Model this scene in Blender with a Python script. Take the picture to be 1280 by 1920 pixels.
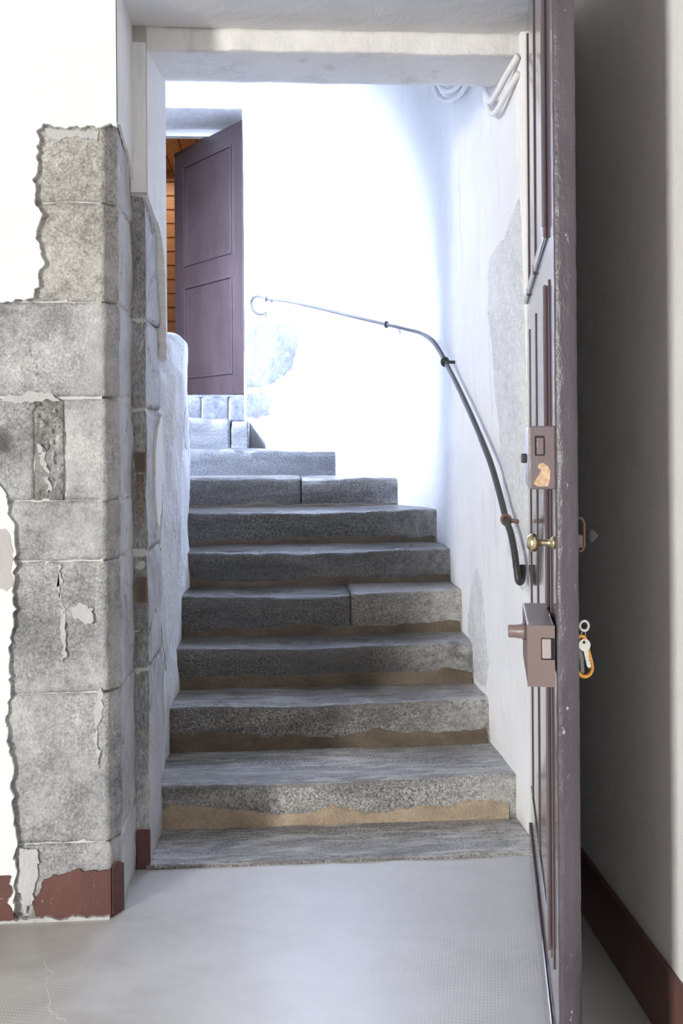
import bpy, bmesh, math, random
from mathutils import Vector, Matrix, noise

for o in list(bpy.data.objects):
    bpy.data.objects.remove(o, do_unlink=True)
scene = bpy.context.scene
COL = scene.collection
PI = math.pi

# ------------------------------------------------------------------ camera
PSI = math.atan(0.066)
ROLL = 0.0075
Fw = Vector((math.sin(PSI), math.cos(PSI), 0))
Rt = Vector((math.cos(PSI), -math.sin(PSI), 0))
Up = Vector((0, 0, 1))
cr = Rt * math.cos(ROLL) - Up * math.sin(ROLL)
cu = Up * math.cos(ROLL) + Rt * math.sin(ROLL)
cam = bpy.data.cameras.new('camera')
cam.sensor_fit = 'VERTICAL'
cam.sensor_height = 36.0
cam.sensor_width = 24.0
cam.lens = 33.75
cam.shift_y = -140.0 / 1920.0
cam.clip_start = 0.02
camo = bpy.data.objects.new('camera', cam)
COL.objects.link(camo)
M = Matrix.Identity(4)
for i in range(3):
    M[i][0] = cr[i]
    M[i][1] = cu[i]
    M[i][2] = -Fw[i]
M[0][3], M[1][3], M[2][3] = 0.0, 0.0, 1.29
camo.matrix_world = M
scene.camera = camo

# ------------------------------------------------------------------ world and daylight
world = bpy.data.worlds.new('world')
scene.world = world
world.use_nodes = True
bg = world.node_tree.nodes['Background']
bg.inputs[0].default_value = (0.75, 0.85, 1.0, 1)
bg.inputs[1].default_value = 0.6


def area_light(name, loc, aim, sx, sy, power, color):
    l = bpy.data.lights.new(name, 'AREA')
    l.shape = 'RECTANGLE'
    l.size, l.size_y = sx, sy
    l.energy = power
    l.color = color
    o = bpy.data.objects.new(name, l)
    COL.objects.link(o)
    o.location = loc
    d = Vector(aim) - Vector(loc)
    o.rotation_euler = d.to_track_quat('-Z', 'Y').to_euler()
    return o


# daylight standing in two window openings (room side, upper stairs), plus added fill at the back
area_light('daylight_room_side', (-6.60, -4.80, 1.90), (0.0, 2.6, 1.30), 0.85, 2.0, 650, (1.0, 0.982, 0.958))
area_light('fill_room_back', (-0.95, -5.72, 1.75), (-0.95, 2.0, 1.45), 1.2, 1.5, 19, (0.78, 0.86, 1.0))
sw = area_light('daylight_stairwell', (-1.68, 3.60, 2.95), (-0.30, 5.40, 1.90), 0.6, 1.1, 158, (0.60, 0.71, 1.0))
sw.data.spread = math.radians(62)   # beam narrowed to spare the right wall, like a deep embrasure

vs = scene.view_settings
vs.view_transform = 'Standard'
vs.look = 'None'
vs.gamma = 1.0
vs.use_curve_mapping = False
vs.exposure = 0.42


# ------------------------------------------------------------------ material helpers
class NT:
    def __init__(self, name):
        self.m = bpy.data.materials.new(name)
        self.m.use_nodes = True
        self.t = self.m.node_tree
        self.b = self.t.nodes['Principled BSDF']
        self.co = self.t.nodes.new('ShaderNodeTexCoord').outputs['Object']

    def node(self, typ, **kw):
        n = self.t.nodes.new(typ)
        for k, v in kw.items():
            setattr(n, k, v)
        return n

    def link(self, a, b):
        self.t.links.new(a, b)

    def mapped(self, scale=(1, 1, 1), rot=(0, 0, 0), loc=(0, 0, 0)):
        n = self.node('ShaderNodeMapping')
        n.inputs['Scale'].default_value = scale
        n.inputs['Rotation'].default_value = rot
        n.inputs['Location'].default_value = loc
        self.link(self.co, n.inputs['Vector'])
        return n.outputs[0]

    def noise(self, scale, detail=4, rough=0.6, vec=None, dist=0.0):
        n = self.node('ShaderNodeTexNoise')
        n.inputs['Scale'].default_value = scale
        n.inputs['Detail'].default_value = detail
        n.inputs['Roughness'].default_value = rough
        n.inputs['Distortion'].default_value = dist
        self.link(vec if vec is not None else self.co, n.inputs['Vector'])
        return n.outputs['Fac']

    def voro(self, scale, feature='F1', vec=None):
        n = self.node('ShaderNodeTexVoronoi', feature=feature)
        n.inputs['Scale'].default_value = scale
        self.link(vec if vec is not None else self.co, n.inputs['Vector'])
        return n.outputs['Distance']

    def ramp(self, fac, stops):
        n = self.node('ShaderNodeValToRGB')
        e = n.color_ramp.elements
        while len(e) < len(stops):
            e.new(0.5)
        for el, (p, c) in zip(e, stops):
            el.position = p
            if not isinstance(c, tuple):
                c = (c, c, c)
            el.color = (c[0], c[1], c[2], 1)
        self.link(fac, n.inputs[0])
        return n.outputs[0]

    def mix(self, fac, a, b, mode='MIX'):
        n = self.node('ShaderNodeMix', data_type='RGBA', blend_type=mode)
        for sock, v in ((n.inputs[0], fac), (n.inputs[6], a), (n.inputs[7], b)):
            if isinstance(v, (int, float)):
                sock.default_value = v
            elif isinstance(v, tuple):
                sock.default_value = (v[0], v[1], v[2], 1)
            else:
                self.link(v, sock)
        return n.outputs[2]

    def math(self, op, a, b=0.0, c=0.0):
        n = self.node('ShaderNodeMath', operation=op)
        for sock, v in zip(n.inputs, (a, b, c)):
            if isinstance(v, (int, float)):
                sock.default_value = v
            else:
                self.link(v, sock)
        return n.outputs[0]

    def done(self, color, rough=0.8, bump=None, dist=0.01, strength=1.0, metal=0.0, spec=None):
        if isinstance(color, tuple):
            self.b.inputs['Base Color'].default_value = (color[0], color[1], color[2], 1)
        else:
            self.link(color, self.b.inputs['Base Color'])
        if isinstance(rough, (int, float)):
            self.b.inputs['Roughness'].default_value = rough
        else:
            self.link(rough, self.b.inputs['Roughness'])
        self.b.inputs['Metallic'].default_value = metal
        if spec is not None:
            self.b.inputs['Specular IOR Level'].default_value = spec
        if bump is not None:
            n = self.node('ShaderNodeBump')
            n.inputs['Strength'].default_value = strength
            n.inputs['Distance'].default_value = dist
            self.link(bump, n.inputs['Height'])
            self.link(n.outputs[0], self.b.inputs['Normal'])
        return self.m


def mat_plaster(name, a, b, rough=0.85, bump=0.004, grime=None):
    k = NT(name)
    n1 = k.noise(2.2, 5, 0.6)
    c = k.ramp(n1, [(0.3, a), (0.7, b)])
    if grime:
        g = k.noise(3.0, 6, 0.7, vec=k.mapped((2.2, 2.2, 0.5), loc=(3, 1, 7)))
        c = k.mix(k.ramp(g, [(0.56, 0.0), (0.72, 0.8)]), c, grime)
    h = k.math('ADD', k.noise(9, 5, 0.6), k.math('MULTIPLY', k.noise(120, 3, 0.6), 0.12))
    return k.done(c, rough, h, bump * 2.5, 0.6)


def mat_stone(name, dark, mid, light, lime=0.5, bump=0.01, warm=None, stretch=(1, 1, 1), rough=0.85, limecol=(0.66, 0.66, 0.65), dark_spot=False, bounce_tint=False):
    k = NT(name)
    v = k.mapped(stretch)
    big = k.noise(4.5, 5, 0.62, vec=v)
    fine = k.noise(150, 3, 0.75, vec=v)
    med = k.noise(38, 5, 0.7, vec=v)
    c = k.ramp(big, [(0.3, dark), (0.5, mid), (0.7, light)])
    c = k.mix(0.7, c, k.ramp(fine, [(0.30, 0.15), (0.50, 0.5), (0.70, 0.85)]), 'OVERLAY')
    c = k.mix(0.6, c, k.ramp(med, [(0.3, 0.25), (0.7, 0.75)]), 'OVERLAY')
    if warm:
        wn = k.noise(3.3, 4, 0.6, vec=k.mapped(loc=(5, 9, 2)))
        c = k.mix(k.ramp(wn, [(0.45, 0.0), (0.65, 0.7)]), c, warm)
    if lime > 0:
        ln = k.noise(3.2, 9, 0.68, vec=k.mapped(loc=(11, 3, 5)))
        c = k.mix(k.ramp(ln, [(0.58 - 0.14 * lime, 0.0), (0.70, 0.8)]), c, limecol)
    if bounce_tint:   # faces inside the doorway paler, stairwell bounce light put into the colour
        nx = k.node('ShaderNodeSeparateXYZ')
        k.link(k.node('ShaderNodeNewGeometry').outputs['True Normal'], nx.inputs[0])
        wm = k.math('MULTIPLY', k.ramp(nx.outputs[0], [(0.86, 0.0), (0.96, 1.0)]), k.ramp(big, [(0.3, 0.35), (0.6, 0.75)]))
        c = k.mix(wm, c, (0.60, 0.60, 0.62))
    if dark_spot:   # round dark spot on one block
        dn = k.node('ShaderNodeVectorMath', operation='DISTANCE')
        k.link(k.co, dn.inputs[0])
        dn.inputs[1].default_value = (-0.745, 2.63, 1.285)
        c = k.mix(k.ramp(dn.outputs['Value'], [(0.022, 0.75), (0.045, 0.0)]), c, (0.06, 0.06, 0.06))
    h = k.math('ADD', k.math('MULTIPLY', med, 0.5), k.math('MULTIPLY', fine, 0.35))
    h = k.math('ADD', h, k.math('MULTIPLY', big, 0.6))
    return k.done(c, rough, h, bump, 1.0)


# ------------------------------------------------------------------ materials
M_PLASTER = mat_plaster('white_plaster', (0.80, 0.79, 0.77), (0.86, 0.855, 0.84))
M_PLASTER_STAIR = mat_plaster('stair_plaster', (0.76, 0.76, 0.76), (0.86, 0.86, 0.86), bump=0.006, grime=(0.64, 0.64, 0.65))
M_ROOM = mat_plaster('dim_room_plaster', (0.30, 0.29, 0.27), (0.36, 0.35, 0.33))
M_SOFFIT = mat_plaster('soffit_plaster', (0.74, 0.74, 0.735), (0.82, 0.815, 0.805), bump=0.006)
M_LINTEL = mat_plaster('lintel_plaster', (0.70, 0.685, 0.66), (0.80, 0.785, 0.76), bump=0.008, grime=(0.52, 0.49, 0.44))
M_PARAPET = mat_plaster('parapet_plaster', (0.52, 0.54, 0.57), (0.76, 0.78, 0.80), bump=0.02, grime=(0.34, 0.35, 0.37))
M_MORTAR = mat_plaster('lime_mortar', (0.50, 0.49, 0.47), (0.70, 0.69, 0.67), bump=0.01)
M_LIME = mat_plaster('lime_smear', (0.44, 0.44, 0.435), (0.57, 0.57, 0.56), bump=0.012, grime=(0.40, 0.40, 0.40))
M_OLDPAINT = mat_plaster('old_grey_pink_paint', (0.46, 0.43, 0.42), (0.58, 0.55, 0.54), bump=0.008, grime=(0.7, 0.69, 0.68))
M_REBATE = mat_plaster('grey_rebate_plaster', (0.34, 0.33, 0.30), (0.46, 0.45, 0.41), bump=0.006)
M_STONE_W = mat_stone('warm_grey_stone', (0.33, 0.315, 0.285), (0.42, 0.405, 0.375), (0.50, 0.485, 0.455), 0.3, bounce_tint=True)
M_STONE_C = mat_stone('cool_grey_stone', (0.19, 0.195, 0.20), (0.335, 0.337, 0.34), (0.49, 0.49, 0.485), 0.8, dark_spot=True, bounce_tint=True)
M_STONE_J = mat_stone('jamb_stone', (0.19, 0.19, 0.195), (0.31, 0.31, 0.32), (0.44, 0.44, 0.455), 0.4, stretch=(1, 1, 0.45), bounce_tint=True)
M_STONE_PALE = mat_stone('pale_stone', (0.58, 0.58, 0.575), (0.66, 0.66, 0.655), (0.74, 0.74, 0.73), 0.8, bump=0.008, limecol=(0.74, 0.74, 0.73))
M_STONE_FAR = mat_stone('blue_grey_stone', (0.040, 0.042, 0.046), (0.065, 0.068, 0.074), (0.10, 0.103, 0.11), 0.3, limecol=(0.22, 0.22, 0.23))
M_RUBBLE = mat_stone('rubble_stone', (0.14, 0.14, 0.13), (0.32, 0.31, 0.29), (0.58, 0.57, 0.54), 0.6, bump=0.03)


def mat_step(name, dark, mid, light, dust, rough=0.42, dusty=0.5):
    k = NT(name)
    big = k.noise(7, 6, 0.66, vec=k.mapped((0.22, 1.0, 1.4)), dist=0.4)
    streak = k.noise(42, 7, 0.74, vec=k.mapped((0.15, 1.0, 1.0)))
    speck = k.noise(150, 4, 0.78)
    c = k.ramp(big, [(0.32, dark), (0.5, mid), (0.68, light)])
    c = k.mix(0.9, c, k.ramp(speck, [(0.34, 0.10), (0.5, 0.48), (0.66, 0.93)]), 'OVERLAY')
    dn = k.noise(2.4, 7, 0.72, vec=k.mapped((0.7, 1, 1.2), loc=(2, 4, 1)))
    sp = k.node('ShaderNodeSeparateXYZ')
    k.link(k.co, sp.inputs[0])
    # lime dust trodden in from the whitewashed wall
    side = k.math('MULTIPLY', k.ramp(k.math('ADD', sp.outputs[0], k.math('MULTIPLY', dn, 0.5)), [(0.52, 0.0), (0.86, 1.0)]), 0.6)
    # trodden upper faces carry scratches that run along the step
    nz = k.node('ShaderNodeSeparateXYZ')
    k.link(k.node('ShaderNodeNewGeometry').outputs['True Normal'], nz.inputs[0])
    top = k.ramp(nz.outputs[2], [(0.4, 0.0), (0.8, 1.0)])
    scr = k.ramp(streak, [(0.47, 0.0), (0.62, 1.0)])
    amt = k.math('MULTIPLY', scr, k.math('MULTIPLY', top, k.ramp(dn, [(0.36, dusty * 0.35), (0.60, dusty)])))
    c = k.mix(amt, c, dust)
    spd = k.math('MULTIPLY', k.ramp(speck, [(0.46, 0.0), (0.60, 1.0)]), k.ramp(dn, [(0.46, 0.0), (0.66, dusty * 1.1)]))
    c = k.mix(spd, c, dust)
    c = k.mix(k.math('MULTIPLY', side, k.ramp(k.noise(28, 6, 0.75), [(0.38, 0.15), (0.6, 1.0)])), c, (0.60, 0.59, 0.57))
    r = k.ramp(dn, [(0.35, rough - 0.16), (0.65, rough + 0.12)])
    # nosings rubbed smooth by feet: glossier, no relief, no dust
    pol = k.node('ShaderNodeAttribute', attribute_name='polish').outputs['Fac']
    pol = k.math('MULTIPLY', pol, k.ramp(streak, [(0.40, 1.0), (0.68, 0.35)]))
    r = k.mix(pol, r, (0.13, 0.13, 0.13))
    c = k.mix(k.math('MULTIPLY', pol, 0.8), c, mid)
    h = k.math('ADD', k.math('MULTIPLY', streak, 0.5), k.math('ADD', k.math('MULTIPLY', speck, 0.35), k.math('MULTIPLY', big, 0.4)))
    h = k.math('MULTIPLY', h, k.math('SUBTRACT', 1.0, k.math('MULTIPLY', pol, 0.9)))
    return k.done(c, r, h, 0.0045, 0.8)


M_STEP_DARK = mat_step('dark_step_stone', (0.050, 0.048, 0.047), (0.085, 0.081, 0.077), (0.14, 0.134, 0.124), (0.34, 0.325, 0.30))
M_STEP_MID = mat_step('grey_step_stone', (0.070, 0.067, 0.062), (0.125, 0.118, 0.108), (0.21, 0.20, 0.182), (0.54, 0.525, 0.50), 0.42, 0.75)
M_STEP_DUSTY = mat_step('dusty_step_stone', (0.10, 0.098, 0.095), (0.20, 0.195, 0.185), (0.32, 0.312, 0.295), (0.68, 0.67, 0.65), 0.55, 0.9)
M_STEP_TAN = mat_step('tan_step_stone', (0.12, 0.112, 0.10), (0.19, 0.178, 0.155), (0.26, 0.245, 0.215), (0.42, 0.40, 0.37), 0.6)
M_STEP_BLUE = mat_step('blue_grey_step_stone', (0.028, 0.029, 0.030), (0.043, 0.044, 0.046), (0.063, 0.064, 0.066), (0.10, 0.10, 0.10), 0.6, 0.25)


def mat_band(name, a, b):
    k = NT(name)
    c = k.ramp(k.noise(9, 5, 0.65, vec=k.mapped((0.6, 1, 1))), [(0.32, a), (0.68, b)])
    c = k.mix(0.5, c, k.ramp(k.noise(160, 3, 0.7), [(0.3, 0.25), (0.7, 0.75)]), 'OVERLAY')
    return k.done(c, 0.85, k.noise(60, 5, 0.65), 0.006, 0.8)


M_BAND_TAN = mat_band('tan_mortar_band', (0.32, 0.25, 0.18), (0.50, 0.40, 0.29))
M_BAND_BROWN = mat_band('brown_mortar_band', (0.085, 0.067, 0.048), (0.17, 0.132, 0.092))


def mat_floor():
    k = NT('stippled_cement_floor')
    big = k.noise(1.1, 5, 0.6, dist=0.3)
    c = k.ramp(big, [(0.32, (0.46, 0.45, 0.43)), (0.5, (0.58, 0.575, 0.565)), (0.68, (0.66, 0.658, 0.65))])
    # paler trodden way with stair-light spill put into its colour, grimier along the wall
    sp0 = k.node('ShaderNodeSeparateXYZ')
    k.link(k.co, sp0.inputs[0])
    spill_way = k.math('ABSOLUTE', k.math('SUBTRACT', k.math('ADD', sp0.outputs[0], k.math('MULTIPLY', k.noise(2.2, 4, 0.6), 0.5)), 0.47))
    c = k.mix(k.ramp(spill_way, [(0.20, 0.85), (0.75, 0.0)]), c, (0.74, 0.74, 0.74))
    c = k.mix(k.ramp(spill_way, [(0.45, 0.0), (0.95, 0.75)]), c, (0.36, 0.35, 0.32))
    med = k.noise(5, 7, 0.62, vec=k.mapped((1, 1.6, 1), loc=(4, 2, 0)), dist=0.5)
    c = k.mix(0.6, c, k.ramp(med, [(0.25, 0.36), (0.75, 0.64)]), 'OVERLAY')
    # roller-stippled grid of small dots
    sep = k.node('ShaderNodeSeparateXYZ')
    k.link(k.mapped((1, 1, 1), rot=(0, 0, 0.22)), sep.inputs[0])
    fx = k.math('SINE', k.math('MULTIPLY', sep.outputs[0], 2 * PI / 0.0085))
    fy = k.math('SINE', k.math('MULTIPLY', sep.outputs[1], 2 * PI / 0.0115))
    dots = k.math('MULTIPLY', k.math('ADD', k.math('MULTIPLY', fx, 0.5), 0.5), k.math('ADD', k.math('MULTIPLY', fy, 0.5), 0.5))
    mask = k.ramp(k.noise(2.6, 6, 0.7, vec=k.mapped(loc=(7, 7, 0))), [(0.44, 0.05), (0.60, 1.0)])
    dm = k.math('MULTIPLY', k.ramp(dots, [(0.35, 0.0), (0.8, 1.0)]), mask)
    c = k.mix(k.math('MULTIPLY', dm, 0.5), c, (0.80, 0.795, 0.78))
    # hairline crack
    wob = k.noise(6, 4, 0.6)
    sp2 = k.node('ShaderNodeSeparateXYZ')
    k.link(k.co, sp2.inputs[0])
    line = k.math('ABSOLUTE', k.math('ADD', k.math('ADD', sp2.outputs[0], k.math('MULTIPLY', sp2.outputs[1], 0.40)), k.math('SUBTRACT', k.math('MULTIPLY', wob, 0.16), 0.455)))
    band = k.math('MULTIPLY', k.math('LESS_THAN', line, 0.0016), k.math('LESS_THAN', sp2.outputs[1], 2.42))
    c = k.mix(k.math('MULTIPLY', band, 0.6), c, (0.72, 0.71, 0.68))
    h = k.math('MULTIPLY', dm, -0.25)
    return k.done(c, 0.34, h, 0.0025, 0.7)


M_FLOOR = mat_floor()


def mat_paint(name, col, col2, rough=0.3, chips=(0.55, 0.54, 0.56), amount=0.70, bump=0.004):
    k = NT(name)
    c = k.ramp(k.noise(5, 5, 0.65, vec=k.mapped((1, 1, 0.35))), [(0.3, col), (0.7, col2)])
    n = k.noise(55, 6, 0.75, vec=k.mapped((1, 1, 0.6), loc=(1, 2, 3)))
    c = k.mix(k.ramp(n, [(amount, 0.0), (amount + 0.04, 0.8)]), c, chips)
    h = k.math('ADD', k.noise(45, 5, 0.65, vec=k.mapped((1, 1, 0.5))), k.math('MULTIPLY', k.noise(8, 3, 0.5), 0.6))
    return k.done(c, rough, h, bump, 0.6)


M_DOOR = mat_paint('glossy_brown_violet_paint', (0.090, 0.068, 0.076), (0.13, 0.100, 0.112), 0.06, bump=0.00015, amount=0.80)
M_DOOR.node_tree.nodes['Principled BSDF'].inputs['Specular IOR Level'].default_value = 0.9
M_DOOR_EDGE = mat_paint('worn_door_edge_paint', (0.052, 0.043, 0.054), (0.095, 0.080, 0.096), 0.32, amount=0.64, bump=0.006)
M_DOOR_FAR = mat_paint('dark_brown_door_paint', (0.021, 0.0145, 0.0145), (0.033, 0.023, 0.023), 0.30, amount=0.82)
M_DOOR_GROOVE = mat_paint('dark_groove_paint', (0.02, 0.016, 0.018), (0.03, 0.024, 0.026), 0.5, amount=0.95)
M_LOCK = mat_paint('painted_lock_iron', (0.165, 0.120, 0.110), (0.215, 0.160, 0.150), 0.32, amount=0.74, bump=0.002)
M_LATCH = mat_paint('worn_latch_paint', (0.13, 0.10, 0.105), (0.18, 0.14, 0.145), 0.33, chips=(0.46, 0.27, 0.15), amount=0.66)
M_RED = mat_paint('red_brown_skirting_paint', (0.090, 0.036, 0.031), (0.15, 0.064, 0.054), 0.5, chips=(0.40, 0.33, 0.31), amount=0.64)
M_SKIRT = mat_paint('dark_skirting_paint', (0.120, 0.060, 0.050), (0.17, 0.085, 0.07), 0.5, amount=0.85)
M_IRON = mat_paint('dark_wrought_iron', (0.030, 0.030, 0.031), (0.060, 0.059, 0.058), 0.50, chips=(0.2, 0.19, 0.18), amount=0.68, bump=0.002)
M_RUST = mat_paint('rusty_iron', (0.12, 0.07, 0.045), (0.20, 0.12, 0.08), 0.6, chips=(0.35, 0.3, 0.27), amount=0.68)
M_BOLT = mat_paint('bare_bolt_steel', (0.30, 0.25, 0.25), (0.42, 0.36, 0.36), 0.35, amount=0.7)
M_BLACK = NT('black_recess').done((0.012, 0.012, 0.013), 0.8)
M_CABLE = mat_plaster('whitewashed_cable', (0.72, 0.72, 0.71), (0.82, 0.82, 0.81), bump=0.002)
M_HOLLOW = mat_plaster('dark_socket_wood', (0.10, 0.09, 0.08), (0.20, 0.18, 0.16), bump=0.01)


def simple_metal(name, col, rough, metal=1.0):
    k = NT(name)
    c = k.ramp(k.noise(40, 4, 0.6), [(0.3, tuple(x * 0.8 for x in col)), (0.7, col)])
    return k.done(c, rough, k.noise(90, 3, 0.5), 0.001, 0.4, metal)


M_BRASS = simple_metal('aged_brass', (0.62, 0.55, 0.34), 0.3)
M_STEEL = simple_metal('steel', (0.75, 0.75, 0.75), 0.28)
M_KEY = simple_metal('bright_key_metal', (0.9, 0.9, 0.88), 0.35, 0.6)
M_DARKSTEEL = simple_metal('dark_key_metal', (0.22, 0.22, 0.23), 0.4)
M_ORANGE = simple_metal('orange_anodised_metal', (0.95, 0.47, 0.10), 0.32, 0.55)


def mat_pine():
    k = NT('varnished_pine')
    g = k.noise(10, 5, 0.6, vec=k.mapped((0.5, 0.5, 9)))
    c = k.ramp(g, [(0.3, (0.42, 0.17, 0.05)), (0.7, (0.62, 0.29, 0.10))])
    kn = k.voro(9, vec=k.mapped((1, 1, 1)))
    c = k.mix(k.ramp(kn, [(0.06, 1.0), (0.14, 0.0)]), c, (0.16, 0.06, 0.02))
    return k.done(c, 0.4, g, 0.002, 0.4)


M_PINE = mat_pine()


# ------------------------------------------------------------------ object helpers
def link(name, me, mat, parent=None, smooth=False):
    o = bpy.data.objects.new(name, me)
    COL.objects.link(o)
    if mat is not None:
        me.materials.append(mat)
    if parent is not None:
        o.parent = parent
    if smooth:
        for p in me.polygons:
            p.use_smooth = True
    return o


def mesh(name, verts, faces, mat, parent=None, smooth=False):
    me = bpy.data.meshes.new(name)
    me.from_pydata([tuple(v) for v in verts], [], faces)
    bm = bmesh.new()
    bm.from_mesh(me)
    bmesh.ops.recalc_face_normals(bm, faces=bm.faces[:])
    bm.to_mesh(me)
    bm.free()
    me.update()
    return link(name, me, mat, parent, smooth)


def tag(o, label=None, cat=None, group=None, kind=None):
    if label:
        o['label'] = label
    if cat:
        o['category'] = cat
    if group:
        o['group'] = group
    if kind:
        o['kind'] = kind
    return o


def empty(name, loc=(0, 0, 0), rz=0.0, parent=None):
    o = bpy.data.objects.new(name, None)
    COL.objects.link(o)
    o.location = loc
    o.rotation_euler = (0, 0, rz)
    o.empty_display_size = 0.1
    if parent:
        o.parent = parent
    return o


def fbm(x, y, z, oct=4):
    return noise.fractal(Vector((x, y, z)), 1.0, 2.0, oct)


def box_geo(x0, x1, y0, y1, z0, z1):
    v = [(x0, y0, z0), (x1, y0, z0), (x1, y1, z0), (x0, y1, z0), (x0, y0, z1), (x1, y0, z1), (x1, y1, z1), (x0, y1, z1)]
    f = [(0, 3, 2, 1), (4, 5, 6, 7), (0, 1, 5, 4), (1, 2, 6, 5), (2, 3, 7, 6), (3, 0, 4, 7)]
    return v, f


def bevel_obj(o, w, seg=2):
    bm = bmesh.new()
    bm.from_mesh(o.data)
    bmesh.ops.bevel(bm, geom=bm.edges[:], offset=w, segments=seg, affect='EDGES', profile=0.5)
    bm.to_mesh(o.data)
    bm.free()
    return o


def box(name, x0, x1, y0, y1, z0, z1, mat, parent=None, bev=0.0, seg=2):
    v, f = box_geo(x0, x1, y0, y1, z0, z1)
    o = mesh(name, v, f, mat, parent)
    if bev > 0:
        bevel_obj(o, bev, seg)
    return o


def boxes(name, lst, mat, parent=None):
    V, Fs = [], []
    for b in lst:
        v, f = box_geo(*b)
        n = len(V)
        V += v
        Fs += [tuple(i + n for i in q) for q in f]
    return mesh(name, V, Fs, mat, parent)


def resample(path, res):
    out = []
    for a, b in zip(path[:-1], path[1:]):
        a, b = Vector(a), Vector(b)
        n = max(1, int(math.ceil((b - a).length / res)))
        for i in range(n):
            out.append(a.lerp(b, i / n))
    out.append(Vector(path[-1]))
    return out


def catmull(pts, n=6):
    P = [Vector(p) for p in pts]
    P = [P[0] * 2 - P[1]] + P + [P[-1] * 2 - P[-2]]
    out = []
    for i in range(1, len(P) - 2):
        for k in range(n):
            t = k / n
            a, b, c, d = P[i - 1], P[i], P[i + 1], P[i + 2]
            out.append(0.5 * ((2 * b) + (c - a) * t + (2 * a - 5 * b + 4 * c - d) * t * t + (3 * b - a - 3 * c + d) * t ** 3))
    out.append(P[-2])
    return out


def tube(name, pts, r, mat, parent=None, sides=10, smooth_n=0, closed=False, flat=1.0):
    P = catmull(pts, smooth_n) if smooth_n else [Vector(p) for p in pts]
    rs = r if isinstance(r, (list, tuple)) else None
    V, Fs = [], []
    n = len(P)
    prevn = None
    for i, p in enumerate(P):
        if closed:
            t = P[(i + 1) % n] - P[i - 1]
        else:
            t = P[min(i + 1, n - 1)] - P[max(i - 1, 0)]
        t.normalize()
        if prevn is None:
            a = Vector((0, 0, 1)) if abs(t.z) < 0.9 else Vector((1, 0, 0))
            nn = (a - t * a.dot(t)).normalized()
        else:
            nn = (prevn - t * prevn.dot(t)).normalized()
        prevn = nn
        bb = t.cross(nn)
        rr = rs[min(int(i * len(rs) / n), len(rs) - 1)] if rs else r
        for k in range(sides):
            a = 2 * PI * k / sides
            V.append(p + nn * (math.cos(a) * rr) + bb * (math.sin(a) * rr * flat))
    rings = n if closed else n - 1
    for i in range(rings):
        for k in range(sides):
            j = (i + 1) % n
            Fs.append((i * sides + k, i * sides + (k + 1) % sides, j * sides + (k + 1) % sides, j * sides + k))
    if not closed:
        Fs.append(tuple(range(sides)))
        Fs.append(tuple((n - 1) * sides + k for k in range(sides)))
    return mesh(name, V, Fs, mat, parent, True)


def lathe(name, prof, origin, axis, mat, parent=None, sides=20):
    axis = Vector(axis).normalized()
    a = Vector((0, 0, 1)) if abs(axis.z) < 0.9 else Vector((1, 0, 0))
    u = (a - axis * a.dot(axis)).normalized()
    w = axis.cross(u)
    V, Fs = [], []
    for r, h in prof:
        for k in range(sides):
            an = 2 * PI * k / sides
            V.append(Vector(origin) + axis * h + u * (r * math.cos(an)) + w * (r * math.sin(an)))
    for i in range(len(prof) - 1):
        for k in range(sides):
            Fs.append((i * sides + k, i * sides + (k + 1) % sides, (i + 1) * sides + (k + 1) % sides, (i + 1) * sides + k))
    Fs.append(tuple(range(sides)))
    Fs.append(tuple((len(prof) - 1) * sides + k for k in range(sides)))
    return mesh(name, V, Fs, mat, parent, True)


def wall_stone(name, path, z0, z1, mat, parent, res=0.012, amp=0.004, rnd=0.0055, seed=0.0, thick=0.05, freq=9.0, topcut=None, jag=0.003):
    """rough block: plan path (left to right as seen), rising from z0 to z1, relief on the visible side"""
    P = resample([(p[0], p[1], 0) for p in path], res)
    n = len(P)
    nz = max(3, int((z1 - z0) / res))
    S = [0.0]
    for a, b in zip(P[:-1], P[1:]):
        S.append(S[-1] + (b - a).length)
    V, Fs = [], []
    N = []
    for i in range(n):
        t = (P[min(i + 1, n - 1)] - P[max(i - 1, 0)]).normalized()
        N.append(Vector((t.y, -t.x, 0)))
    for j in range(nz + 1):
        for i in range(n):
            s = S[i]
            zt = z1 + (topcut(s / S[-1]) if topcut else 0.0)
            zj0 = z0 + jag * fbm(s * 14, seed, 1.0)
            zj1 = zt + jag * fbm(s * 14, seed, 7.0)
            z = zj0 + (zj1 - zj0) * j / nz
            e = min(s + 0.0, S[-1] - s, z - zj0, zj1 - z)
            k = max(0.0, 1.0 - e / rnd)
            ins = rnd * (1 - math.sqrt(max(0, 1 - k * k)))
            p = P[i]
            d = amp * fbm(p.x * freq + seed, p.y * freq, z * freq, 5) - ins * (0.8 + 0.5 * noise.noise(Vector((s * 30, z * 30, seed))))
            cr_ = noise.noise(Vector((p.x * 4 + seed * 3, p.y * 4, z * 4)))
            if abs(cr_) < 0.02:
                d -= amp * 1.2 * (1 - abs(cr_) / 0.02)
            q = p + N[i] * max(d, -0.0055 - ins * 0.6)
            V.append((q.x, q.y, z))
    for j in range(nz):
        for i in range(n - 1):
            a = j * n + i
            Fs.append((a, a + 1, a + n + 1, a + n))
    # sides running back into the wall
    ring = [i for i in range(n)] + [j * n + n - 1 for j in range(1, nz + 1)] + [nz * n + i for i in range(n - 2, -1, -1)] + [j * n for j in range(nz - 1, 0, -1)]
    base = len(V)
    for idx in ring:
        i = idx % n
        v = Vector(V[idx]) - N[i] * thick
        V.append(tuple(v))
    m = len(ring)
    for k in range(m):
        Fs.append((ring[k], ring[(k + 1) % m], base + (k + 1) % m, base + k))
    return mesh(name, V, Fs, mat, parent, True)


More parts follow.
